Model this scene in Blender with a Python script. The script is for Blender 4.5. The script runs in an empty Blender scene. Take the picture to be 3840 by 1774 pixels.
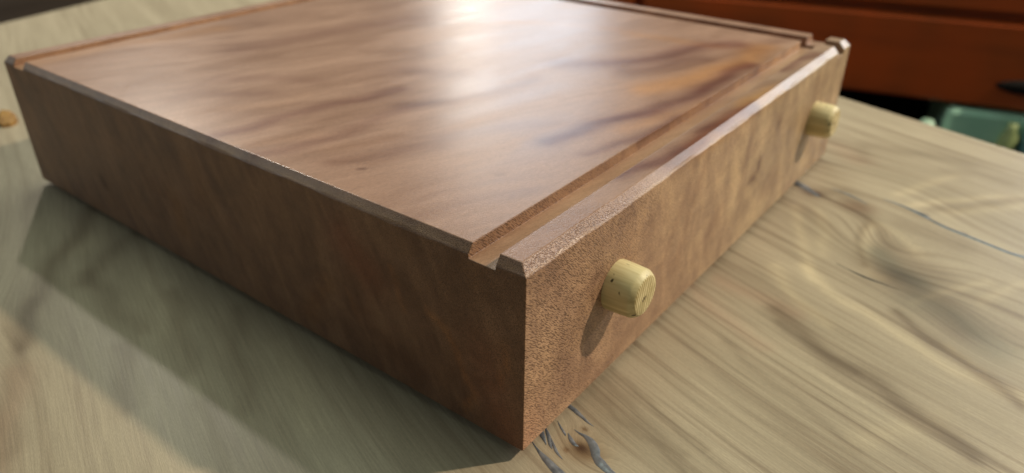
import bpy, bmesh, math, random
import numpy as np
from mathutils import Vector, Matrix
random.seed(4)
S = bpy.context.scene
C = S.collection
MM = 0.001

# ------------------------------------------------------------------ camera
cam_d = bpy.data.cameras.new('camera')
cam = bpy.data.objects.new('camera', cam_d); C.objects.link(cam); S.camera = cam
cam_d.sensor_width = 36.0
cam_d.lens = 26.2
cam_d.clip_start = 0.01; cam_d.clip_end = 50
RIGHT = Vector((0.60697921, -0.79468738, 0.00694341))
DOWN = Vector((-0.38984564, -0.3053534, -0.86878057))
FWD = Vector((0.69252915, 0.52462488, -0.49514858))
POS = Vector((-0.09722772, -0.07018115, 0.12553039))
cam.matrix_world = Matrix(((RIGHT.x, -DOWN.x, -FWD.x, POS.x), (RIGHT.y, -DOWN.y, -FWD.y, POS.y),
                           (RIGHT.z, -DOWN.z, -FWD.z, POS.z), (0, 0, 0, 1)))
cam_d.dof.use_dof = True
cam_d.dof.focus_distance = (Vector((0.012, 0.0, 0.036)) - POS).dot(FWD)
cam_d.dof.aperture_fstop = 13.5

# ------------------------------------------------------------------ light
W = bpy.data.worlds.new('World'); S.world = W; W.use_nodes = True
bg = W.node_tree.nodes['Background']
bg.inputs['Color'].default_value = (0.80, 1.0, 0.93, 1)
bg.inputs['Strength'].default_value = 0.09

def point_lamp(name, loc, power, color, radius):
    d = bpy.data.lights.new(name, 'POINT'); d.energy = power; d.color = color; d.shadow_soft_size = radius
    o = bpy.data.objects.new(name, d); C.objects.link(o); o.location = loc
    return o
def area_lamp(name, loc, target, power, color, sx, sy):
    d = bpy.data.lights.new(name, 'AREA'); d.shape = 'RECTANGLE'; d.size = sx; d.size_y = sy
    d.energy = power; d.color = color
    o = bpy.data.objects.new(name, d); C.objects.link(o); o.location = loc
    o.rotation_euler = (Vector(target) - Vector(loc)).to_track_quat('-Z', 'Y').to_euler()
    return o
point_lamp('ceiling_lamp', (0.80, -0.68, 0.88), 63, (1.0, 0.86, 0.66), 0.022)
point_lamp('side_lamp', (0.223, 0.593, 0.383), 3.3, (1.0, 0.93, 0.84), 0.008)
area_lamp('ceiling_bounce_fill', (0.55, 0.35, 1.7), (0.1, 0.1, 0.0), 15.0, (0.86, 1.0, 0.84), 1.3, 1.3)  # added overhead fill standing in for light bounced off the ceiling
area_lamp('right_chamfer_fill', (1.45, -0.54, 0.42), (0.1, 0.0, 0.05), 7.5, (0.94, 0.97, 1.0), 0.90, 0.24)  # added unseen light that whitens the right chamfer and lifts the peg face
area_lamp('left_chamfer_fill', (-0.67, 1.30, 0.63), (0.0, 0.1, 0.05), 2.2, (0.84, 0.95, 1.0), 0.70, 0.50)  # added cool light for the grey gleam on the left chamfer
area_lamp('window_lamp', (1.28, 0.95, 0.50), (0.09, 0.07, 0.05), 3.0, (0.82, 0.90, 1.0), 0.36, 0.55)
area_lamp('strip_lamp', (1.22, 1.06, 0.50), (0.09, 0.07, 0.05), 0.70, (1.0, 0.80, 0.55), 0.03, 0.6)

S.view_settings.view_transform = 'Standard'; S.view_settings.look = 'None'
S.view_settings.exposure = 0.0; S.view_settings.gamma = 1.0
S.view_settings.use_curve_mapping = False
S.render.engine = 'CYCLES'

# ------------------------------------------------------------------ helpers
def empty(name, loc, label=None, cat=None):
    o = bpy.data.objects.new(name, None); C.objects.link(o); o.location = loc; o.empty_display_size = 0.02
    if label: o['label'] = label; o['category'] = cat
    return o
def mesh_obj(name, me, mat, parent=None):
    o = bpy.data.objects.new(name, me); C.objects.link(o)
    if mat: me.materials.clear(); me.materials.append(mat)
    if parent: o.parent = parent
    return o
def bm_obj(name, bm, mat, parent=None, smooth=False):
    me = bpy.data.meshes.new(name); bm.to_mesh(me); bm.free()
    if smooth:
        for p in me.polygons: p.use_smooth = True
    return mesh_obj(name, me, mat, parent)
def tag(o, label, cat): o['label'] = label; o['category'] = cat; return o

class NT:
    """small node helper"""
    def __init__(s, name):
        s.m = bpy.data.materials.new(name); s.m.use_nodes = True
        s.t = s.m.node_tree; s.b = s.t.nodes['Principled BSDF']
    def n(s, typ, **kw):
        k = s.t.nodes.new(typ)
        for a, v in kw.items():
            if a.startswith('i_'): k.inputs[a[2:].replace('_', ' ')].default_value = v
            else: setattr(k, a, v)
        return k
    def l(s, a, b): s.t.links.new(a, b)
    def attr(s, name): return s.n('ShaderNodeAttribute', attribute_name=name)
    def noise(s, vec, scale, detail=3, rough=.5, dist=0.):
        k = s.n('ShaderNodeTexNoise'); k.inputs['Scale'].default_value = scale; k.inputs['Detail'].default_value = detail
        k.inputs['Roughness'].default_value = rough; k.inputs['Distortion'].default_value = dist
        s.l(vec, k.inputs['Vector']); return k.outputs['Fac']
    def mapping(s, vec, scale=(1, 1, 1), rot=(0, 0, 0), loc=(0, 0, 0)):
        k = s.n('ShaderNodeMapping'); k.inputs['Scale'].default_value = scale; k.inputs['Rotation'].default_value = rot
        k.inputs['Location'].default_value = loc
        s.l(vec, k.inputs['Vector']); return k.outputs['Vector']
    def rng(s, v, a, b, c, d):
        k = s.n('ShaderNodeMapRange'); k.inputs[1].default_value = a; k.inputs[2].default_value = b
        k.inputs[3].default_value = c; k.inputs[4].default_value = d; s.l(v, k.inputs[0]); return k.outputs[0]
    def math(s, op, a, b=None):
        k = s.n('ShaderNodeMath', operation=op)
        for i, v in enumerate((a, b)):
            if v is None: continue
            if isinstance(v, (int, float)): k.inputs[i].default_value = v
            else: s.l(v, k.inputs[i])
        return k.outputs[0]
    def mix(s, fac, a, b, blend='MIX'):
        k = s.n('ShaderNodeMix', data_type='RGBA', blend_type=blend)
        for i, v in ((0, fac), (6, a), (7, b)):
            if isinstance(v, (int, float)): k.inputs[i].default_value = v
            elif isinstance(v, tuple): k.inputs[i].default_value = v if len(v) == 4 else v + (1,)
            else: s.l(v, k.inputs[i])
        return k.outputs[2]
    def grey(s, v):
        k = s.n('ShaderNodeCombineColor'); [s.l(v, k.inputs[i]) for i in range(3)]; return k.outputs[0]
    def bump(s, h, strength, dist=.001):
        k = s.n('ShaderNodeBump'); k.inputs['Strength'].default_value = strength; k.inputs['Distance'].default_value = dist
        s.l(h, k.inputs['Height']); s.l(k.outputs[0], s.b.inputs['Normal']); return k
    def anis(s, vec, d, fa, fp, fq=None):
        d = Vector(d).normalized(); u = d.cross(Vector((0.13, 0.31, 1))).normalized(); w = d.cross(u)
        k = s.n('ShaderNodeCombineXYZ')
        for i, (a, q) in enumerate(((d, fa), (u, fp), (w, fq or fp))):
            m = s.n('ShaderNodeVectorMath', operation='DOT_PRODUCT'); s.l(vec, m.inputs[0]); m.inputs[1].default_value = a * q
            s.l(m.outputs['Value'], k.inputs[i])
        return k.outputs[0]
    def coords(s): return s.n('ShaderNodeTexCoord').outputs['Object']

# ------------------------------------------------------------------ wood figure, measured on the real surfaces (mm)
RESIN = [
    [(21.38, 3.69, 0.91), (20.85, 2.27, 0.91), (20.34, -0.39, 1.08), (19.33, -3.54, 0.72), (18.73, -5.55, 0.39), (18.45, -7.13, 0.11)] ,
    [(10.48, 3.54, 1.23), (9.74, 2.17, 1.23), (8.44, 0.42, 0.87), (6.85, -1.62, 0.17)] ,
    [(12.25, 2.81, 0.35), (11.24, 1.77, 0.42), (9.4, -0.44, 0.78), (7.41, -2.34, 0.6), (6.59, -3.47, 0.1)] ,
    [(9.47, -0.91, 0.14), (7.28, -3.63, 0.62), (6.23, -5.15, 0.51), (5.45, -7.15, 0.1)] ,
    [(5.73, 1.67, 0.1), (4.49, -0.76, 0.43), (3.36, -3.58, 1.19), (2.27, -6.69, 1.59), (1.39, -9.6, 1.83), (0.67, -11.97, 1.49), (-0.03, -14.29, 0.16)] ,
    [(14.8, 0.7, 0.07), (13.63, -0.92, 0.35), (12.3, -3.05, 0.45), (11.87, -3.63, 0.1)] ,
    [(12.96, -3.52, 0.14), (11.77, -5.01, 0.78), (10.95, -6.54, 0.78), (10.9, -7.76, 0.09)] ,
    [(14.82, -4.01, 0.11), (14.56, -5.59, 0.44), (14.51, -7.42, 0.87), (13.78, -9.46, 1.56), (12.33, -11.24, 1.72), (10.8, -12.47, 1.54), (9.74, -14.26, 1.87), (8.83, -16.86, 1.51), (8.03, -19.17, 1.34), (6.55, -21.83, 0.33)] ,
    [(185.21, 5.99, 2.01), (181.35, 1.5, 2.64), (179.01, -2.36, 2.94), (175.12, -8.44, 1.68), (174.2, -10.5, 0.32)] ,
    [(184.41, -11.46, 0.26), (183.51, -15.85, 0.66), (182.27, -19.69, 0.78), (179.13, -26.2, 0.32)] ,
    [(186.86, -29.79, 0.26), (186.62, -32.63, 0.53), (185.09, -37.9, 0.92), (182.33, -44.34, 1.55), (180.17, -47.37, 1.03), (177.24, -53.01, 1.15), (175.65, -58.23, 1.27), (173.35, -65.78, 1.26), (171.15, -73.0, 1.37), (170.82, -77.44, 1.5), (169.48, -82.07, 1.24)] ,
    [(128.7, -29.9, 0.22), (126.93, -35.28, 0.44), (125.86, -39.84, 0.87), (125.41, -45.05, 0.49), (124.68, -49.75, 0.16)] ,
]
TOPF = [
    ('D', 5, 0.5, [(12.2, 140.3, 50.0), (22.1, 135.3, 50.0), (31.6, 123.3, 50.0)]) ,
    ('M', 4, 0.8, [(3.6, 105.8, 50.0), (12.4, 102.6, 50.0), (19.9, 101.4, 50.0), (32.8, 100.4, 50.0), (47.0, 96.6, 50.0), (60.6, 94.6, 50.0)]) ,
    ('D', 4.5, 0.7, [(-0.2, 87.1, 50.0), (9.0, 82.3, 50.0), (23.9, 80.1, 50.0), (44.1, 81.6, 50.0), (59.5, 76.0, 50.0)]) ,
    ('L', 4, 0.5, [(4.4, 93.6, 50.0), (11.9, 89.6, 50.0), (19.7, 85.4, 50.0)]) ,
    ('L', 4, 0.5, [(3.1, 126.8, 50.0), (16.7, 122.9, 50.0), (26.7, 112.7, 50.0), (37.6, 110.9, 50.0)]) ,
    ('D', 8, 0.5, [(78.7, 108.8, 50.0), (83.8, 90.5, 50.0)]) ,
    ('D', 5, 0.4, [(20.0, 145.6, 50.0), (29.7, 146.8, 50.0), (43.0, 134.3, 50.0), (51.4, 119.6, 50.0)]) ,
    ('D', 9, 0.6, [(57.6, 172.2, 50.0), (86.8, 165.9, 50.0), (128.3, 151.7, 50.0)]) ,
    ('D', 4, 0.5, [(12.0, 66.6, 50.0), (22.7, 59.8, 50.0), (35.5, 54.2, 50.0)]) ,
    ('L', 4, 0.4, [(16.4, 74.8, 50.0), (26.2, 69.6, 50.0), (41.5, 65.9, 50.0)]) ,
    ('D', 4, 0.6, [(48.8, 82.0, 50.0), (62.1, 72.8, 50.0), (82.7, 68.3, 50.0), (96.9, 68.1, 50.0)]) ,
    ('D', 5, 0.4, [(39.4, 56.0, 50.0), (55.8, 50.1, 50.0), (65.3, 40.3, 50.0)]) ,
    ('M', 5, 1.0, [(55.2, 32.1, 50.0), (72.5, 29.0, 50.0), (92.0, 22.7, 50.0), (120.0, 18.7, 50.0), (152.8, 17.2, 50.0)]) ,
    ('M', 8, 0.8, [(114.0, 69.1, 50.0), (125.5, 58.1, 50.0), (141.1, 49.0, 50.0), (168.6, 41.1, 50.0), (179.5, 31.5, 50.0)]) ,
    ('D', 6, 0.7, [(122.3, 45.7, 50.0), (135.4, 39.0, 50.0), (151.1, 33.0, 50.0)]) ,
    ('O', 8, 1.0, [(107.8, 31.2, 50.0), (131.9, 24.2, 50.0), (159.1, 23.1, 50.0), (179.0, 24.3, 50.0)]) ,
    ('M', 3, 0.8, [(54.0, 20.2, 50.0), (64.4, 18.5, 50.0), (75.9, 14.1, 50.0), (100.2, 12.4, 50.0)]) ,
    ('O', 4, 0.5, [(74.8, 21.8, 50.0), (98.6, 14.5, 50.0), (120.3, 12.9, 50.0)]) ,
    ('M', 4, 1.1, [(47.0, 8.2, 50.0), (65.7, 3.5, 50.0), (90.2, 2.4, 50.0), (117.0, 1.2, 50.0)]) ,
    ('O', 4, 1.0, [(75.3, 1.3, 50.0), (94.2, 2.1, 50.0), (114.5, 2.5, 50.0), (139.5, 0.7, 50.0)]) ,
    ('M', 4, 0.8, [(156.6, 6.8, 50.0), (171.0, 5.6, 50.0), (184.2, 3.5, 50.0)]) ,
    ('O', 8, 0.6, [(1.9, 210.0, 50.0), (27.5, 209.6, 50.0), (67.0, 203.2, 50.0)]) ,
    ('O', 5, 0.5, [(150.3, 121.0, 50.0), (166.8, 79.7, 50.0), (168.1, 34.8, 50.0)]) ,
]
SIDEF = [
    ('K', 2.2, 1.2, [(127.7, 0.0, 28.1), (127.6, 0.0, 25.6)]) ,
    ('K', 1.8, 1.0, [(125.6, 0.0, 23.1), (121.2, 0.0, 23.4)]) ,
    ('K', 2.0, 0.9, [(140.7, 0.0, 37.4), (139.1, 0.0, 36.3)]) ,
    ('D', 2.0, 0.5, [(83.0, 0.0, 44.7), (76.2, 0.0, 33.8), (71.2, 0.0, 15.6)]) ,
    ('D', 1.5, 0.4, [(75.9, 0.0, 46.1), (68.9, 0.0, 33.0), (61.6, 0.0, 20.3)]) ,
    ('D', 5, 0.4, [(96.1, 0.0, 19.8), (91.8, 0.0, 17.4)]) ,
    ('L', 5, 0.5, [(108.1, 0.0, 37.2), (107.0, 0.0, 26.3), (103.1, 0.0, 18.7)]) ,
    ('D', 4, 0.4, [(178.2, 0.0, 42.2), (176.4, 0.0, 32.5)]) ,
    ('D', 3, 0.4, [(117.1, 0.0, 42.4), (113.9, 0.0, 29.8), (115.0, 0.0, 20.1)]) ,
    ('K', 2.5, 1.0, [(0.0, 177.0, 17.1), (0.0, 176.2, 15.5)]) ,
    ('R', 8, 0.8, [(0.0, 51.8, 37.4), (0.0, 43.5, 31.3)]) ,
    ('R', 8, 0.5, [(-0.0, 14.4, 25.6), (0.0, 6.4, 5.5)]) ,
    ('O', 4, 0.5, [(0.0, 62.5, 21.7), (0.0, 72.1, 8.6)]) ,
    ('F', 1.2, 1.0, [(0.0, 26.7, 28.4), (0.0, 21.5, 25.9), (-0.0, 18.7, 21.6), (0.0, 16.0, 14.7), (0.0, 12.8, 11.8), (0.0, 16.2, 5.9)]) ,
    ('F', 1.0, 0.7, [(0.0, 37.9, 35.9), (0.0, 36.4, 29.2), (0.0, 34.6, 25.0)]) ,
    ('F', 0.8, 0.8, [(0.0, 5.2, 29.9), (0.0, 4.6, 24.3), (0.0, 7.0, 15.6)]) ,
    ('F', 1.0, 0.5, [(0.0, 54.1, 22.5), (0.0, 51.8, 15.4)]) ,
    ('O', 5, 0.4, [(0.0, 130.1, 24.2), (0.0, 130.5, 13.7)]) ,
    ('O', 6, 0.3, [(0.0, 116.1, 38.6), (0.0, 115.3, 31.5)]) ,
    ('D', 8, 0.4, [(0.0, 140.1, 26.8), (0.0, 137.4, 21.9)]) ,
    ('D', 6, 0.5, [(0.0, 52.4, 22.5), (0.0, 47.2, 14.1), (0.0, 32.4, 8.9)]) ,
]
TABF = [
    ('L', 3, 0.8, [(114.0, -14.1, 0.0), (104.0, -22.6, 0.0), (98.2, -31.4, 0.0), (94.3, -38.6, 0.0)]) ,
    ('L', 3, 0.9, [(121.1, -23.3, 0.0), (111.1, -33.5, 0.0), (107.5, -43.4, 0.0), (103.0, -51.3, 0.0), (96.6, -62.6, 0.0), (93.3, -72.3, 0.0), (90.8, -86.5, 0.0)]) ,
    ('D', 3, 1.0, [(111.6, -51.8, 0.0), (103.7, -63.5, 0.0), (97.4, -73.9, 0.0), (88.4, -86.8, 0.0)]) ,
    ('L', 2.5, 1.0, [(103.2, -68.3, 0.0), (95.4, -78.6, 0.0), (93.2, -86.3, 0.0)]) ,
    ('D', 4.5, 1.0, [(92.0, -23.5, 0.0), (86.3, -32.7, 0.0), (78.3, -45.5, 0.0), (75.0, -53.6, 0.0), (70.5, -61.5, 0.0), (66.9, -70.8, 0.0), (62.4, -79.5, 0.0)]) ,
    ('D', 2.5, 0.6, [(86.5, -27.2, 0.0), (81.0, -37.1, 0.0), (76.6, -50.8, 0.0)]) ,
    ('P', 5, 0.7, [(98.2, -4.9, 0.0), (94.4, -18.6, 0.0), (92.8, -27.7, 0.0)]) ,
    ('P', 4, 0.5, [(87.0, 2.6, 0.0), (80.1, -9.8, 0.0), (73.8, -26.5, 0.0)]) ,
    ('D', 10, 0.9, [(127.1, -45.4, 0.0), (124.0, -51.6, 0.0), (122.7, -59.8, 0.0), (114.4, -68.8, 0.0)]) ,
    ('G', 10, 0.8, [(122.7, -59.8, 0.0), (119.1, -70.4, 0.0), (112.1, -78.5, 0.0)]) ,
    ('D', 8, 0.6, [(134.7, -40.6, 0.0), (133.1, -49.5, 0.0)]) ,
    ('L', 2, 0.7, [(120.3, -55.1, 0.0), (135.2, -62.6, 0.0), (147.2, -71.1, 0.0)]) ,
    ('L', 2.5, 0.6, [(133.6, -70.6, 0.0), (141.8, -74.5, 0.0), (152.4, -79.5, 0.0)]) ,
    ('D', 2, 0.5, [(34.5, 1.0, 0.0), (31.2, -6.5, 0.0), (27.3, -16.6, 0.0), (22.9, -28.5, 0.0)]) ,
    ('D', 1.5, 0.6, [(28.4, 1.7, 0.0), (24.8, -10.2, 0.0), (21.6, -22.1, 0.0), (18.7, -30.6, 0.0)]) ,
    ('D', 1.5, 0.5, [(39.2, -0.2, 0.0), (34.4, -10.6, 0.0), (27.7, -30.9, 0.0)]) ,
    ('D', 2, 0.4, [(67.4, -18.3, 0.0), (61.4, -31.3, 0.0), (53.6, -48.4, 0.0), (49.0, -58.4, 0.0)]) ,
    ('L', 5, 0.4, [(50.9, -60.0, 0.0), (60.1, -63.9, 0.0), (69.0, -70.4, 0.0)]) ,
    ('L', 3, 0.8, [(160.3, -6.3, 0.0), (146.0, -11.3, 0.0), (129.4, -19.6, 0.0), (115.0, -27.3, 0.0)]) ,
    ('L', 3, 0.6, [(162.5, -13.1, 0.0), (147.5, -20.6, 0.0), (131.2, -25.1, 0.0)]) ,
    ('L', 3, 0.9, [(165.2, -32.0, 0.0), (156.0, -31.3, 0.0), (144.4, -33.9, 0.0), (135.7, -37.2, 0.0), (130.6, -41.4, 0.0), (129.8, -44.9, 0.0)]) ,
    ('D', 2, 0.6, [(163.4, -29.8, 0.0), (151.5, -30.9, 0.0), (140.6, -33.9, 0.0), (133.0, -37.0, 0.0)]) ,
    ('L', 3, 0.6, [(165.7, -34.5, 0.0), (161.0, -41.3, 0.0), (155.1, -47.6, 0.0), (150.5, -51.4, 0.0)]) ,
    ('G', 7, 1.0, [(141.7, -38.6, 0.0), (135.9, -45.3, 0.0), (134.3, -52.1, 0.0)]) ,
    ('D', 8, 0.6, [(151.2, -42.6, 0.0), (144.3, -49.9, 0.0), (139.3, -55.6, 0.0)]) ,
    ('D', 6, 0.6, [(174.4, -7.5, 0.0), (183.5, -14.7, 0.0), (175.0, -25.1, 0.0), (168.2, -30.2, 0.0)]) ,
    ('D', 8, 0.5, [(169.9, -41.8, 0.0), (170.1, -49.4, 0.0), (167.2, -59.7, 0.0)]) ,
    ('L', 3, 1.0, [(189.3, -39.1, 0.0), (200.1, -48.8, 0.0), (210.8, -60.2, 0.0), (223.0, -71.5, 0.0)]) ,
    ('L', 4, 0.9, [(190.3, -50.6, 0.0), (200.3, -59.2, 0.0), (210.4, -68.0, 0.0), (215.4, -72.4, 0.0)]) ,
    ('D', 4, 0.5, [(188.1, -45.8, 0.0), (204.5, -58.6, 0.0), (219.9, -71.9, 0.0)]) ,
    ('L', 3, 0.8, [(194.1, -32.5, 0.0), (209.4, -38.7, 0.0), (225.1, -47.0, 0.0)]) ,
    ('D', 7, 0.5, [(239.3, -10.3, 0.0), (242.7, -28.7, 0.0), (240.7, -47.2, 0.0)]) ,
    ('D', 6, 0.4, [(230.0, -46.1, 0.0), (234.6, -56.7, 0.0), (233.7, -65.0, 0.0)]) ,
    ('D', 6, 0.4, [(237.2, 3.9, 0.0), (232.2, -6.9, 0.0), (221.5, -12.5, 0.0)]) ,
    ('P', 8, 0.5, [(228.0, 1.1, 0.0), (219.0, -9.3, 0.0)]) ,
    ('D', 5, 0.8, [(0.3, 195.3, 0.0), (-17.2, 173.6, 0.0), (-29.4, 159.2, 0.0), (-41.7, 144.5, 0.0), (-51.6, 130.6, 0.0)]) ,
    ('D', 4, 0.5, [(-21.8, 154.1, 0.0), (-25.4, 131.8, 0.0), (-26.0, 112.5, 0.0)]) ,
    ('D', 5, 0.5, [(-1.0, 166.7, 0.0), (-16.1, 154.2, 0.0), (-24.6, 148.4, 0.0)]) ,
    ('D', 5, 0.5, [(-10.1, 120.9, 0.0), (-21.9, 101.6, 0.0), (-30.0, 86.0, 0.0)]) ,
    ('D', 4, 0.4, [(-2.9, 100.9, 0.0), (-15.0, 83.7, 0.0), (-28.1, 60.9, 0.0)]) ,
    ('L', 6, 0.5, [(-0.8, 184.1, 0.0), (-16.5, 170.0, 0.0)]) ,
    ('L', 8, 0.4, [(-2.0, 148.9, 0.0), (-16.2, 124.3, 0.0), (-25.3, 106.0, 0.0)]) ,
    ('D', 4, 0.5, [(-34.1, 108.2, 0.0), (-46.0, 83.9, 0.0)]) ,
    ('L', 5, 0.4, [(-7.0, 76.9, 0.0), (-16.3, 52.9, 0.0), (-20.9, 44.5, 0.0)]) ,
    ('D', 4, 0.5, [(-39.0, 149.2, 0.0), (-56.1, 119.6, 0.0), (-69.1, 93.7, 0.0)]) ,
    ('P', 5, 0.6, [(-56.1, 119.6, 0.0), (-65.6, 102.2, 0.0), (-72.7, 87.4, 0.0)]) ,
    ('D', 3, 0.4, [(-33.3, 71.8, 0.0), (-42.4, 48.2, 0.0)]) ,
]

def seg_dist(P, A, B):
    d = B - A; L = max(float(d @ d), 1e-9)
    t = np.clip(((P - A) @ d) / L, 0, 1)
    return np.linalg.norm(P - (A + t[:, None] * d), axis=1)
def stroke_mask(P, pts, w, seed):
    """soft streak along a polyline; wanders a little so that its outline is not ruled"""
    pts = [np.array(q, float)[:P.shape[1]] for q in pts]
    lo = np.min(pts, 0) - 3.2 * w; hi = np.max(pts, 0) + 3.2 * w
    idx = np.where(np.all((P >= lo) & (P <= hi), axis=1))[0]
    if len(idx) == 0: return idx, np.zeros(0)
    Q = P[idx].copy()
    ph = np.random.RandomState(seed).rand(6) * 6.28
    Q[:, 0] += .25 * w * np.sin(Q[:, 1] / (2.1 * w) + ph[0]) + .15 * w * np.sin(Q[:, 1] / (.8 * w) + ph[1])
    Q[:, 1] += .25 * w * np.sin(Q[:, 0] / (2.3 * w) + ph[2]) + .12 * w * np.sin(Q[:, 0] / (.7 * w) + ph[3])
    d = np.full(len(idx), 1e9)
    for a, b in zip(pts[:-1], pts[1:]): d = np.minimum(d, seg_dist(Q, a, b))
    return idx, np.exp(-(d / (.75 * w)) ** 2)
def paint(P, base, strokes, tints):
    col = np.tile(np.array(base, float), (len(P), 1))
    for i, (k, w, s, pts) in enumerate(strokes):
        idx, m = stroke_mask(P, pts, w, i + 11)
        if len(idx) == 0: continue
        t = np.array(tints[k]); col[idx] *= (1 + (t - 1) * np.minimum(1, (m * s))[:, None])
    return col
def set_col(me, col, name='figure'):
    a = me.color_attributes.new(name, 'FLOAT_COLOR', 'POINT')
    a.data.foreach_set('color', np.c_[col, np.ones(len(col))].astype(np.float32).ravel())
def set_float(me, v, name):
    a = me.attributes.new(name, 'FLOAT', 'POINT'); a.data.foreach_set('value', v.astype(np.float32))

# ------------------------------------------------------------------ floor
def plain_wood(name, c1, c2, sc, rough):
    t = NT(name); co = t.coords()
    f = t.noise(t.mapping(co, sc), 1.0, 4, .6, .4)
    t.l(t.mix(t.rng(f, .3, .7, 0, 1), c1, c2), t.b.inputs['Base Color'])
    t.b.inputs['Roughness'].default_value = rough; return t.m
FLOOR_Z = -0.32
bm = bmesh.new()
vs = [bm.verts.new((x, y, FLOOR_Z)) for x, y in ((-1.5, -1.5), (4, -1.5), (4, 4), (-1.5, 4))]
bm.faces.new(vs)
floor = bm_obj('floor', bm, plain_wood('floor_dark', (.008, .006, .005), (.015, .011, .009), (4, 30, 4), .6)); floor['kind'] = 'structure'

# ------------------------------------------------------------------ table slab
def table_field(P):
    """grain coordinate: its level lines are the growth lines, bent round the knots"""
    x, y = P[:, 0], P[:, 1]
    g = .945 * x - .327 * y
    al = .327 * x + .945 * y
    g = g + 3 * np.sin(al / 62. + .6) + .7 * np.sin(al / 23. + 1.3 + x / 60.)
    def knot(cx, cy, amp, rx, ry):
        dx, dy = x - cx, y - cy
        u = .945 * dx - .327 * dy; v = .327 * dx + .945 * dy
        return amp * np.exp(-(u / rx) ** 2 - (v / ry) ** 2)
    g = g + knot(10.8, -9.2, 5.5, 4.2, 7) + knot(146, -42, 15, 15, 22) + knot(112, -80, 10, 14, 20)
    g = g + knot(205, -35, -8, 22, 30) + knot(-60, 150, 10, 20, 30) + knot(240, 60, 14, 25, 40)
    return g, al
# far edge lines: n.x <= d
NR = np.array([math.cos(math.radians(-17.5)), math.sin(math.radians(-17.5))]); DR = float(NR @ np.array([297.4, 17.8]))
NL = np.array([-20., 78.]) / math.hypot(20, 78); DL = float(NL @ np.array([97, 508.5]))
def axis(segs):
    o = [segs[0][0]]
    for a, b, st in segs: o += list(np.linspace(a, b, max(2, int(round((b - a) / st)) + 1))[1:])
    return np.array(o)
xs = axis([(-320, -90, 12), (-90, -20, 1.2), (-20, 130, .65), (130, 320, 1.3), (320, 620, 8)])
ys = axis([(-420, -105, 12), (-105, 15, .65), (15, 170, 1.2), (170, 340, 3), (340, 680, 8)])
XX, YY = np.meshgrid(xs, ys, indexing='ij')
P = np.c_[XX.ravel(), YY.ravel()]
over = np.zeros(len(P), bool)
for _ in range(6):
    for n, d in ((NR, DR), (NL, DL)):
        e = P @ n - d; k = e > 1e-6; over |= k; P[k] -= e[k, None] * n
nx, ny = len(xs), len(ys)
ids = np.arange(nx * ny).reshape(nx, ny)
F = np.stack([ids[:-1, :-1], ids[1:, :-1], ids[1:, 1:], ids[:-1, 1:]], -1).reshape(-1, 4)
F = F[~over[F].all(1)]
# rounded long edge: the last 3 mm roll down a little
e1 = DR - P @ NR; e2 = DL - P @ NL
em = np.minimum(e1, e2); z = -np.where(em < 2.5, (2.5 - np.sqrt(np.maximum(0, 2.5 ** 2 - (2.5 - np.clip(em, 0, 2.5)) ** 2))) * .16, 0)
V = np.c_[P, z] * MM
me = bpy.data.meshes.new('slab'); me.from_pydata(V.tolist(), [], F.tolist()); me.update()
g, al = table_field(P)
tints = {'D': (.58, .53, .49), 'L': (1.26, 1.26, 1.22), 'P': (.98, .84, .82), 'G': (.62, .66, .66)}
col = paint(P, (1, 1, 1), TABF, tints)
# knots and specks of the slab
for cx, cy, r, t in ((10.9, -8.4, 1.5, (.30, .20, .14)), (10.2, -9.8, 2.6, (.58, .48, .40)), (10.9, -9.0, 4.5, (.88, .78, .68)), (16.4, -5.9, .7, (.45, .32, .22)), (8.3, -6.1, .6, (.5, .34, .22)),
                     (176.1, -7.5, 2.6, (.42, .30, .28)), (174.3, -24, 5, (.72, .60, .55)), (182.7, -44.8, 1.3, (.3, .26, .24)), (175.8, -58.4, 1.2, (.3, .26, .24))):
    d2 = ((P[:, 0] - cx) ** 2 + ((P[:, 1] - cy) * .75) ** 2) / r ** 2
    k = d2 < 9; col[k] *= 1 + (np.array(t) - 1) * np.exp(-d2[k] ** 1.2)[:, None]
set_float(me, np.where(True, .42 + .58 / (1 + np.exp(-(P[:, 0] * .5 - P[:, 1] * .9 + 6) / 8)), 0), 'lines'); set_col(me, col); set_float(me, g, 'grain'); set_float(me, al, 'along')

t = NT('slab_wood')
ag, aa, fig = t.attr('grain').outputs['Fac'], t.attr('along').outputs['Fac'], t.attr('figure').outputs['Color']
def gvec(fg, fa):
    k = t.n('ShaderNodeCombineXYZ'); t.l(t.math('MULTIPLY', ag, fg), k.inputs[0]); t.l(t.math('MULTIPLY', aa, fa), k.inputs[1]); return k.outputs[0]
n1 = t.noise(gvec(.055, .006), 1, 3, .5, .3)
n2 = t.noise(gvec(.36, .008), 1, 3, .6, .1)
n3 = t.noise(gvec(2.2, .07), 1, 2, .6)
n4 = t.noise(gvec(5.0, .9), 1, 2, .6)
c = t.mix(t.rng(n1, .34, .68, 0, 1), (.405, .330, .228), (.310, .248, .166))
ln = t.attr('lines').outputs['Fac']
c = t.mix(t.math('MULTIPLY', t.rng(n2, .50, .66, 0, .85), ln), c, (.225, .166, .107))
c = t.mix(t.math('MULTIPLY', t.rng(n2, .44, .28, 0, .4), ln), c, (.48, .40, .275))
c = t.mix(1.0, c, fig, 'MULTIPLY')
v = t.math('MULTIPLY', t.rng(n3, .3, .7, .87, 1.09), t.rng(n4, .3, .7, .90, 1.08))
c = t.mix(1.0, c, t.grey(v), 'MULTIPLY')
t.l(c, t.b.inputs['Base Color'])
t.l(t.rng(n2, .3, .7, .50, .40), t.b.inputs['Roughness'])
t.b.inputs['Specular IOR Level'].default_value = .35
t.bump(t.math('ADD', n3, n4), .10, .0004)
SLAB = t.m
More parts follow.
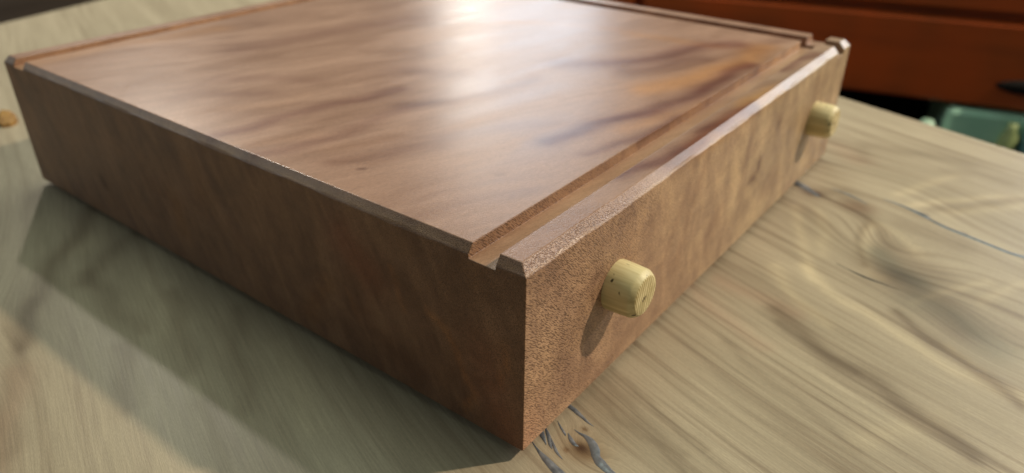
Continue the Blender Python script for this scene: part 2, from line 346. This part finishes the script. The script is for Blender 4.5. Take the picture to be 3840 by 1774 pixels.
table = empty('table', (0.1, 0.1, FLOOR_Z), 'pale wooden slab table with swirling grain and grey filled cracks', 'table')
slab = mesh_obj('slab', me, SLAB, table)
for p in me.polygons: p.use_smooth = True
slab.matrix_parent_inverse = Matrix.Translation((-.1, -.1, -FLOOR_Z))
# slab sides and underside as part of the same board
def corner(n1, d1, n2, d2):
    return np.linalg.solve(np.array([n1, n2]), np.array([d1, d2]))
pc = corner(NR, DR, NL, DL)
pa = corner(NR, DR, np.array([0., 1.]), -420); pb = corner(NL, DL, np.array([1., 0.]), -320)
ring = [pa, pc, pb, np.array([-320, -420.])]
bm = bmesh.new()
hi = [bm.verts.new((q[0] * MM, q[1] * MM, -.00038)) for q in ring]
lo = [bm.verts.new((q[0] * MM, q[1] * MM, -.030)) for q in ring]
for i in range(4): bm.faces.new((hi[i], lo[i], lo[(i + 1) % 4], hi[(i + 1) % 4]))
bm.faces.new(lo)
bmesh.ops.recalc_face_normals(bm, faces=bm.faces)
side = bm_obj('slab_edge', bm, plain_wood('slab_edge_wood', (.42, .32, .18), (.30, .21, .11), (8, 8, 60), .5), table)
side.matrix_parent_inverse = slab.matrix_parent_inverse
dark_leg = plain_wood('leg_wood', (.10, .06, .035), (.06, .035, .02), (20, 20, 4), .5)
for (x, y) in ((-.25, -.34), (.08, -.32), (-.25, .36), (.36, .48)):
    bm = bmesh.new()
    r = bmesh.ops.create_cone(bm, cap_ends=True, segments=16, radius1=.014, radius2=.022, depth=-.030 - FLOOR_Z)
    bmesh.ops.translate(bm, vec=(x, y, (FLOOR_Z - .030) / 2), verts=bm.verts)
    lg = bm_obj('leg', bm, dark_leg, table); lg.matrix_parent_inverse = slab.matrix_parent_inverse

# grey resin in the cracks: low domed fillets standing a hair proud of the wood
t = NT('grey_resin'); co = t.coords()
f = t.noise(co, 420, 3, .6)
t.l(t.mix(t.rng(f, .35, .7, 0, 1), (.14, .155, .18), (.26, .28, .31)), t.b.inputs['Base Color'])
t.b.inputs['Roughness'].default_value = .28; t.b.inputs['Metallic'].default_value = .5
RESIN_M = t.m
t = NT('dark_crack'); co = t.coords()
f = t.noise(co, 500, 3, .6)
t.l(t.mix(t.rng(f, .35, .7, 0, 1), (.035, .028, .022), (.10, .075, .05)), t.b.inputs['Base Color']); t.b.inputs['Roughness'].default_value = .6
CRACK_M = t.m
def spline(pts, n=7):
    a = np.array(pts, float); q = np.vstack([2 * a[0] - a[1], a, 2 * a[-1] - a[-2]]); o = []
    for i in range(1, len(q) - 2):
        for s in np.linspace(0, 1, n, endpoint=False):
            p0, p1, p2, p3 = q[i - 1:i + 3]
            o.append(.5 * ((2 * p1) + (p2 - p0) * s + (2 * p0 - 5 * p1 + 4 * p2 - p3) * s * s + (3 * p1 - p0 - 3 * p2 + p3) * s ** 3))
    o.append(a[-1]); return np.array(o)
rs = np.random.RandomState(3)
for i, pts in enumerate(RESIN):
    a = spline(pts); bm = bmesh.new(); rows = []
    wob = np.convolve(rs.randn(len(a) + 8), np.ones(3) / 3, 'same')[4:-4]
    for j, (x, y, w) in enumerate(a):
        d = a[min(j + 1, len(a) - 1), :2] - a[max(j - 1, 0), :2]; d /= max(np.hypot(*d), 1e-6); nn = np.array([-d[1], d[0]])
        w = max(.05, 1.25 * w * (1 + .05 * wob[j])); row = []
        for s, h in ((-.5, .03), (-.34, .03 + .07 * w), (0, .03 + .12 * w), (.34, .03 + .07 * w), (.5, .03)):
            q = np.array([x, y]) + nn * w * s; row.append(bm.verts.new((q[0] * MM, q[1] * MM, h * MM)))
        rows.append(row)
    for r0, r1 in zip(rows[:-1], rows[1:]):
        for k in range(4): bm.faces.new((r0[k], r0[k + 1], r1[k + 1], r1[k]))
    bmesh.ops.recalc_face_normals(bm, faces=bm.faces)
    o = bm_obj('resin_fill' if i != len(RESIN) - 1 else 'crack', bm, RESIN_M if i != len(RESIN) - 1 else CRACK_M, table, True)
    o.matrix_parent_inverse = slab.matrix_parent_inverse

# ------------------------------------------------------------------ the grooved block
L, WD, H = 212.5, 229.0, 50.0
CH = 2.3; CBH = 2.4; CBW = .8; GAP = 2.0
top_in = (1.6, L - 2.0, 2.2, WD - 1.8)
bm = bmesh.new()
def ring4(x0, x1, y0, y1, zz): return [bm.verts.new((x * MM, y * MM, zz * MM)) for x, y in ((x0, y0), (x1, y0), (x1, y1), (x0, y1))]
rings = [ring4(CBW, L - CBW, CBW, WD - CBW, GAP), ring4(0, L, 0, WD, CBH), ring4(0, L, 0, WD, H - CH), ring4(*top_in, H)]
bm.faces.new(rings[0][::-1]); bm.faces.new(rings[-1])
for a, b in zip(rings[:-1], rings[1:]):
    for i in range(4): bm.faces.new((a[i], a[(i + 1) % 4], b[(i + 1) % 4], b[i]))
me0 = bpy.data.meshes.new('body'); bm.to_mesh(me0); bm.free()
tmp = bpy.data.objects.new('tmp', me0); C.objects.link(tmp)
cut = []
for x0, x1, y0, y1, dz in ((-5, L + 5, 7.6, 14.6, 3.1), (-5, L + 5, WD - 14.6, WD - 7.6, 2.72), (L - 15, L - 8, -5, WD + 5, 4.2)):
    b = bmesh.new(); bmesh.ops.create_cube(b, size=1)
    bmesh.ops.scale(b, vec=((x1 - x0) * MM, (y1 - y0) * MM, (dz + 5) * MM), verts=b.verts)
    bmesh.ops.translate(b, vec=((x0 + x1) / 2 * MM, (y0 + y1) / 2 * MM, (H - dz + (dz + 5) / 2) * MM), verts=b.verts)
    cm = bpy.data.meshes.new('cut'); b.to_mesh(cm); b.free()
    co_ = bpy.data.objects.new('cut', cm); C.objects.link(co_); cut.append(co_)
    md = tmp.modifiers.new('b', 'BOOLEAN'); md.operation = 'DIFFERENCE'; md.solver = 'EXACT'; md.object = co_
dg = bpy.context.evaluated_depsgraph_get()
me1 = bpy.data.meshes.new_from_object(tmp.evaluated_get(dg))
for o in cut + [tmp]: bpy.data.objects.remove(o)
bm = bmesh.new(); bm.from_mesh(me1)
bmesh.ops.remove_doubles(bm, verts=bm.verts, dist=1e-6)
bmesh.ops.dissolve_limit(bm, angle_limit=.01, verts=bm.verts, edges=bm.edges)
sharp = [e for e in bm.edges if len(e.link_faces) == 2 and e.calc_face_angle(0) > .2]
bmesh.ops.bevel(bm, geom=sharp, offset=.32 * MM, offset_type='OFFSET', segments=2, profile=.5, affect='EDGES', clamp_overlap=True)
def bisect(axis_i, vals):
    no = [0, 0, 0]; no[axis_i] = 1
    for v in vals:
        p = [0, 0, 0]; p[axis_i] = v * MM
        bmesh.ops.bisect_plane(bm, geom=bm.verts[:] + bm.edges[:] + bm.faces[:], dist=1e-7, plane_co=p, plane_no=no)
bisect(0, list(np.arange(1.73, 70, 1.5)) + list(np.arange(70.3, L - .5, 2.2)))
bisect(1, list(np.arange(1.63, 60, 1.5)) + list(np.arange(60.2, WD - .5, 2.2)))
bisect(2, np.arange(2.01, 49.5, 1.6))
big = [f for f in bm.faces if len(f.verts) > 4]
bmesh.ops.triangulate(bm, faces=big)
for f in bm.faces: f.smooth = False
me = bpy.data.meshes.new('body'); bm.to_mesh(me); bm.free()
co = np.zeros(len(me.vertices) * 3, np.float32); me.vertices.foreach_get('co', co); P3 = co.reshape(-1, 3).astype(float) / MM
# hand-planed edges: the lower line of the top chamfer wanders a little
zs = P3[:, 2]; edge = (np.abs(zs - (H - CH)) < .45) & ((P3[:, 0] < .5) | (P3[:, 1] < .5) | (P3[:, 0] > L - .5) | (P3[:, 1] > WD - .5))
q = P3[:, 0] + P3[:, 1]
P3[edge, 2] += (.13 * np.sin(q / 9.3 + .4) + .10 * np.sin(q / 3.7 + 1.9) + .06 * np.sin(q / 1.6))[edge]
me.vertices.foreach_set('co', (P3 * MM).astype(np.float32).ravel()); me.update()
SPECKS = [('K', .9, 1.3, [(30.2, 30.4, 50.), (30.6, 30.3, 50.)]), ('K', .7, 1., [(71, 96, 50.), (71.3, 96.2, 50.)]), ('K', .7, 1., [(12, 58, 50.), (12.2, 58.5, 50.)])]
tints = {'D': (.54, .41, .38), 'M': (.42, .25, .23), 'L': (1.25, 1.25, 1.2), 'O': (1.22, 1.02, .62), 'K': (.36, .26, .24), 'R': (1.08, .72, .66), 'F': (1.7, 1.5, 1.15)}
col = paint(P3, (1, 1, 1), TOPF + SIDEF + SPECKS, tints)
# hue drifts: the block is redder towards the corner with the first peg and more tan away from it
far = np.clip((P3[:, 0] - 20) / 120, 0, 1) * np.clip(1 - P3[:, 1] / 20, 0, 1)
col *= 1 + far[:, None] * (np.array((.97, 1.15, 1.12)) - 1)
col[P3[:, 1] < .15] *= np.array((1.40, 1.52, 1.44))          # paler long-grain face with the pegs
gv = (P3[:, 2] < H - .2) & (P3[:, 2] > H - 3.3) & (P3[:, 0] > .2) & (P3[:, 1] > 3) & (P3[:, 0] < L - 16) & (P3[:, 1] < WD - 3)
col[gv] *= np.array((1.15, 1.18, 1.05))                       # freshly cut groove
col[P3[:, 0] < .15] *= np.array((.66, .595, .52))             # end-grain face tinted darker
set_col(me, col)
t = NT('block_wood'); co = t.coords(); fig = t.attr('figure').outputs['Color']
# long streaks along the length, slightly skewed
GD = (.93, -.30, .12)
s1 = t.noise(t.anis(co, GD, 17, 70, 60), 1.0, 4, .6, .8)
cloud = t.noise(t.anis(co, GD, 30, 75), 1.0, 3, .6, .6)
mott = t.noise(t.anis(co, (.2, -.42, -.88), 16, 130), 1.0, 5, .65, .5)
s2 = t.noise(t.anis(co, GD, 60, 520, 420), 1.0, 3, .6, .3)
s3 = t.noise(t.anis(co, GD, 900, 3600), 1.0, 2, .6)
c = t.mix(t.rng(s1, .32, .68, 0, 1), (.265, .142, .094), (.385, .222, .152))
c = t.mix(t.rng(s2, .45, .75, 0, .35), c, (.20, .11, .072))
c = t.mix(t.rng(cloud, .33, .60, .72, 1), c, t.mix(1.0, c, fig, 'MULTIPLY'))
c = t.mix(1.0, c, t.grey(t.rng(s3, .3, .7, .84, 1.14)), 'MULTIPLY')
sep = t.n('ShaderNodeSeparateXYZ'); t.l(t.n('ShaderNodeNewGeometry').outputs['True Normal'], sep.inputs[0])
upright = t.rng(t.math('ABSOLUTE', sep.outputs[2]), .2, .8, 1, 0)
c = t.mix(upright, c, t.mix(1.0, c, t.mix(t.rng(mott, .32, .68, 0, 1), (.76, .71, .68), (1.24, 1.23, 1.12)), 'MULTIPLY'))
# ray fleck: short dark dashes on the upright faces
r1 = t.noise(t.anis(co, (.75, -.08, -.64), 700, 4200), 1.0, 1, .5, .2)
zone = t.noise(t.mapping(co, (26, 26, 26), (0, 0, 0), (.31, .2, .1)), 1, 2, .5)
up = t.rng(t.math('ABSOLUTE', sep.outputs[2]), .75, .97, 1, .12)
dst = t.n('ShaderNodeVectorMath', operation='DISTANCE'); t.l(co, dst.inputs[0]); dst.inputs[1].default_value = (.004, 0, .036)
near = t.rng(t.math('ADD', dst.outputs['Value'], t.math('MULTIPLY', zone, .05)), .035, .085, 1, .22)
zf = t.math('MULTIPLY', near, up)
fl = t.math('MULTIPLY', t.rng(r1, .45, .66, 0, 1), zf)
c = t.mix(t.math('MULTIPLY', fl, .74), c, (.075, .034, .018))
t.l(c, t.b.inputs['Base Color'])
curl = t.noise(t.anis(co, (.30, .93, 0), 150, 620), 1.0, 2, .5, .6)
dc = t.n('ShaderNodeVectorMath', operation='DISTANCE'); t.l(co, dc.inputs[0]); dc.inputs[1].default_value = (.120, .052, .050)
cm = t.math('MULTIPLY', t.rng(t.math('ADD', dc.outputs['Value'], t.math('MULTIPLY', zone, .05)), .030, .075, 1, .08), t.rng(t.math('ABSOLUTE', sep.outputs[2]), .9, .99, 0, 1))
t.l(t.math('ADD', t.rng(s1, .35, .65, .30, .37), t.rng(t.math('ABSOLUTE', sep.outputs[2]), .1, .6, .16, 0)), t.b.inputs['Roughness'])
t.b.inputs['Specular IOR Level'].default_value = .38
t.bump(t.math('ADD', t.math('SUBTRACT', t.math('MULTIPLY', s3, .30), fl), t.math('MULTIPLY', t.math('MULTIPLY', curl, cm), .75)), .32, .00028)
block = empty('wooden_block', (0.1, 0.1, 0), 'reddish brown hardwood block with crossing top grooves and two side pegs', 'wooden block')
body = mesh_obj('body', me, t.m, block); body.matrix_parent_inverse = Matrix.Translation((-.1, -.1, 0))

# low felt pads that hold the block off the table
t = NT('felt_pad'); co = t.coords(); f = t.noise(co, 900, 3, .6)
t.l(t.mix(f, (.012, .011, .010), (.03, .027, .024)), t.b.inputs['Base Color']); t.b.inputs['Roughness'].default_value = .95
bm = bmesh.new(); bmesh.ops.create_cone(bm, cap_ends=True, segments=24, radius1=6 * MM, radius2=6 * MM, depth=(GAP - .02) * MM)
fm = bpy.data.meshes.new('felt_pad'); bm.to_mesh(fm); bm.free(); fm.materials.append(t.m)
for x, y in ((24, 24), (L - 24, 24), (24, WD - 24), (L - 24, WD - 24)):
    o = bpy.data.objects.new('felt_pad', fm); C.objects.link(o); o.parent = block; o.matrix_parent_inverse = body.matrix_parent_inverse
    o.location = (x * MM, y * MM, (GAP / 2 + .005) * MM)

# pegs
t = NT('peg_wood'); co = t.coords()
pv = t.mapping(co, (520, 30, 520))
f1 = t.noise(pv, 1, 3, .55, .3)
f2 = t.noise(t.mapping(co, (190, 12, 190)), 1, 2, .5)
c = t.mix(t.rng(f1, .35, .68, 0, 1), (.78, .67, .38), (.55, .44, .21))
c = t.mix(t.rng(f2, .50, .66, 0, .6), c, (.33, .28, .13))
pit = t.noise(t.mapping(co, (420, 420, 420), (0, 0, 0), (.4, .1, .7)), 1, 1, .4)
c = t.mix(t.rng(pit, .70, .74, 0, .95), c, (.06, .045, .02))
sx = t.n('ShaderNodeSeparateXYZ'); t.l(co, sx.inputs[0])
w = t.n('ShaderNodeTexWave', wave_type='BANDS', bands_direction='X'); w.inputs['Scale'].default_value = 420; w.inputs['Distortion'].default_value = 2.5; w.inputs['Detail'].default_value = 2; w.inputs['Detail Scale'].default_value = .6
t.l(t.mapping(co, (1, 1, 1), (0, math.radians(24), 0)), w.inputs['Vector'])
endm = t.math('MULTIPLY', t.rng(sx.outputs[1], -.0079, -.0081, 0, 1), t.rng(w.outputs['Fac'], .35, .8, 0, .8))
c = t.mix(endm, c, (.36, .25, .08))
t.l(c, t.b.inputs['Base Color']); t.b.inputs['Roughness'].default_value = .52
t.bump(f1, .12, .0003)
PEG = t.m
bm = bmesh.new(); prof = [(0.0, -8.2), (3.2, -8.2), (4.7, -8.2), (5.0, -8.1), (5.25, -7.9), (5.9, -6.95), (6.05, -6.65), (6.15, -6.1), (6.3, -3.5), (6.35, -1.2), (6.35, .6)]
N = 56; prev = None
for r, y in prof:
    if r == 0: cur = [bm.verts.new((0, y * MM, 0))]
    else: cur = [bm.verts.new((r * (1 + .012 * math.sin(3 * a + 1)) * math.cos(a) * MM, y * MM, r * math.sin(a) * MM)) for a in (2 * math.pi * i / N for i in range(N))]
    if prev:
        for i in range(N):
            if len(prev) == 1: bm.faces.new((prev[0], cur[i], cur[(i + 1) % N]))
            else: bm.faces.new((prev[i], cur[i], cur[(i + 1) % N], prev[(i + 1) % N]))
    prev = cur
bmesh.ops.recalc_face_normals(bm, faces=bm.faces)
pm = bpy.data.meshes.new('peg'); bm.to_mesh(pm); bm.free()
for p in pm.polygons: p.use_smooth = True
pm.materials.append(PEG)
for x, zz, rot in ((36.2, 28.0, 0), (180.5, 27.0, .9)):
    o = bpy.data.objects.new('peg', pm); C.objects.link(o); o.parent = block
    o.matrix_parent_inverse = body.matrix_parent_inverse
    o.location = (x * MM, -.02 * MM, zz * MM); o.rotation_euler = (0, rot, 0)

# ------------------------------------------------------------------ small offcut at the table's left
t = NT('amber_wood'); co = t.coords(); f = t.noise(t.mapping(co, (60, 300, 200)), 1, 3, .6)
t.l(t.mix(t.rng(f, .3, .7, 0, 1), (.36, .20, .05), (.16, .07, .02)), t.b.inputs['Base Color']); t.b.inputs['Roughness'].default_value = .8
AMBER = t.m
bm = bmesh.new()
outl = [(-9, -6), (-3, -8), (6, -6), (10, -1), (8, 5), (1, 6), (-6, 4), (-10, 0)]
lo = [bm.verts.new((x * MM, y * MM, .02 * MM)) for x, y in outl]
hs = [2.5, 3, 5, 7, 8, 6, 4, 2.5]
mid = [bm.verts.new((x * .92 * MM, y * .9 * MM, h * MM)) for (x, y), h in zip(outl, hs)]
hi = [bm.verts.new((x * .55 * MM, y * .5 * MM, (h + 1.4) * MM)) for (x, y), h in zip(outl, hs)]
for a, b in ((lo, mid), (mid, hi)):
    for i in range(8): bm.faces.new((a[i], a[(i + 1) % 8], b[(i + 1) % 8], b[i]))
bm.faces.new(hi); bm.faces.new(lo[::-1])
off = bm_obj('wood_offcut', bm, AMBER); off.location = (.0190, .3085, 0); off.scale = (.6, .6, .6); off.rotation_euler = (0, 0, .9)
tag(off, 'small amber brown wood offcut lying on the pale table behind the block', 'offcut')

# ------------------------------------------------------------------ red chest beyond the table
def box(bm, x0, x1, y0, y1, z0, z1, bev=0):
    r = bmesh.ops.create_cube(bm, size=1); v = r['verts']
    bmesh.ops.scale(bm, vec=(x1 - x0, y1 - y0, z1 - z0), verts=v)
    bmesh.ops.translate(bm, vec=((x0 + x1) / 2, (y0 + y1) / 2, (z0 + z1) / 2), verts=v)
    if bev: bmesh.ops.bevel(bm, geom=list({e for q in v for e in q.link_edges}), offset=bev, segments=2, affect='EDGES', profile=.5)
t = NT('red_varnish'); co = t.coords()
f = t.noise(t.mapping(co, (14, 3, 40)), 1, 4, .6, .5); f2 = t.noise(co, 14, 2, .5)
c = t.mix(t.rng(f, .3, .7, 0, 1), (.39, .072, .009), (.22, .042, .007))
c = t.mix(t.rng(f2, .4, .65, 0, .6), c, (.50, .072, .006))
t.l(c, t.b.inputs['Base Color']); t.b.inputs['Roughness'].default_value = .42
RED = t.m
A = Vector((.635, .0944, -.1)); B = Vector((.6725, -.0505, -.1))
ang = math.atan2(B.y - A.y, B.x - A.x) + math.pi / 2          # local -Y runs from A to B
chest = empty('red_chest', (A.x, A.y, FLOOR_Z), 'red brown varnished wooden chest on legs beyond the table', 'chest')
chest.rotation_euler = (0, 0, ang)
zb = -.1 - FLOOR_Z
bm = bmesh.new(); box(bm, .003, .34, -.55, .95, zb, zb + .155, .004); bm_obj('carcass', bm, RED, chest)
for k, (y0, y1) in enumerate(((-.545, .195), (.205, .945))):
    bm = bmesh.new(); box(bm, -.006, .006, y0, y1, zb + .001, zb + .074, .003); d = bm_obj('drawer_front', bm, RED, chest)
    bm = bmesh.new(); box(bm, -.006, .006, y0, y1, zb + .081, zb + .150, .003); bm_obj('drawer_front', bm, RED, chest)
t = NT('iron_and_shade_black'); t.b.inputs['Base Color'].default_value = (.008, .006, .005, 1); t.b.inputs['Roughness'].default_value = .85; t.b.inputs['Specular IOR Level'].default_value = .15  # iron of the pull; also the black for shade under chest and cupboard
DARK = t.m
for y in (-.156,):
    bm = bmesh.new(); bmesh.ops.create_uvsphere(bm, u_segments=20, v_segments=12, radius=1)
    bmesh.ops.scale(bm, vec=(.006, .036, .0068), verts=bm.verts); bmesh.ops.translate(bm, vec=(-.008, y, zb + .0225), verts=bm.verts)
    bm_obj('drawer_pull', bm, DARK, chest, True)
bm = bmesh.new(); box(bm, .20, .30, -.54, .94, .0005, zb + .001); bm_obj('shade_block', bm, DARK, chest)  # added near-black block standing in for the shade beneath the chest
for y in (-.52, .92):
    for x in (.03, .325):
        bm = bmesh.new(); box(bm, x - .022, x + .022, y - .022, y + .022, 0, zb + .001, .003); bm_obj('leg', bm, RED, chest)

# things under the chest
def plastic(name, c1, c2, rough=.4):
    t = NT(name); co = t.coords(); f = t.noise(co, 30, 3, .6)
    t.l(t.mix(t.rng(f, .35, .65, 0, 1), c1, c2), t.b.inputs['Base Color']); t.b.inputs['Roughness'].default_value = rough; return t.m
def along(px_t, out=0.0):   # a place on the floor in front of the chest line, t from A (0) to B (1)
    p = A.lerp(B, px_t); n = Vector((math.cos(ang), math.sin(ang), 0)); q = p - n * out; return Vector((q.x, q.y, FLOOR_Z))
tub = empty('storage_tub', along(.172 / .1497, -.088), 'mint green plastic storage tub under the red chest', 'tub'); tub.rotation_euler = (0, 0, ang)
MINT = plastic('mint_plastic', (.36, .62, .46), (.44, .68, .53))
bm = bmesh.new(); box(bm, -.09, .09, -.075, .075, 0, .205, .008)
for v in bm.verts:
    if v.co.z < .1: v.co.x *= .88; v.co.y *= .88
bm_obj('tub_body', bm, MINT, tub)
bm = bmesh.new(); box(bm, -.096, .096, -.081, .081, .185, .2172, .005); bm_obj('rim', bm, MINT, tub)
def lathe(bm, prof, n=28):
    prev = None
    for r, z_ in prof:
        cur = [bm.verts.new((r * math.cos(2 * math.pi * i / n), r * math.sin(2 * math.pi * i / n), z_)) for i in range(n)]
        if prev:
            for i in range(n): bm.faces.new((prev[i], prev[(i + 1) % n], cur[(i + 1) % n], cur[i]))
        else: bm.faces.new(cur[::-1])
        prev = cur
    bm.faces.new(prev)
cup = bm_obj('mint_cup', (lambda b: (lathe(b, [(.010, 0), (.0105, .17), (.009, .196), (.005, .205), (.002, .206)]), b)[1])(bmesh.new()), plastic('mint_pale', (.34, .52, .38), (.42, .60, .46)), None, True)
cup.location = along(.0768 / .1497, .014); tag(cup, 'slim pale mint bottle beside the green tub', 'bottle')
yb = bm_obj('yellow_green_bottle', (lambda b: (lathe(b, [(.008, 0), (.009, .005), (.009, .185), (.007, .200), (.004, .206), (.004, .212)]), b)[1])(bmesh.new()), plastic('olive_plastic', (.22, .27, .11), (.27, .32, .14)), None, True)
yb.location = along(.1425 / .1497, .014); tag(yb, 'yellow green bottle in front of the mint tub', 'bottle')
bm = bmesh.new(); box(bm, -.03, .03, -.04, .04, 0, .206, .004)
bb = bm_obj('blue_box', bm, plastic('teal_card', (.06, .15, .17), (.09, .20, .22))); bb.location = along(.192 / .1497, .036); bb.rotation_euler = (0, 0, ang)
tag(bb, 'dark teal box standing beyond the yellow green bottle', 'box')

# ------------------------------------------------------------------ dark cupboard past the table's left edge
cup2 = empty('dark_cupboard', (.62, 1.05, FLOOR_Z), 'dark grey brown wooden cupboard in the gloom beyond the table', 'cupboard'); cup2.rotation_euler = (0, 0, math.radians(14))
DKW = plain_wood('dusky_wood', (.06, .045, .036), (.035, .026, .02), (6, 40, 40), .55)
bm = bmesh.new(); box(bm, -.9, .7, 0, .35, .10, .34, .004); bm_obj('carcass', bm, DKW, cup2)
bm = bmesh.new(); box(bm, -.86, .66, .06, .33, 0, .101); bm_obj('shade_block', bm, DARK, cup2)  # near-black base in place of the shadowed gap below the cupboard
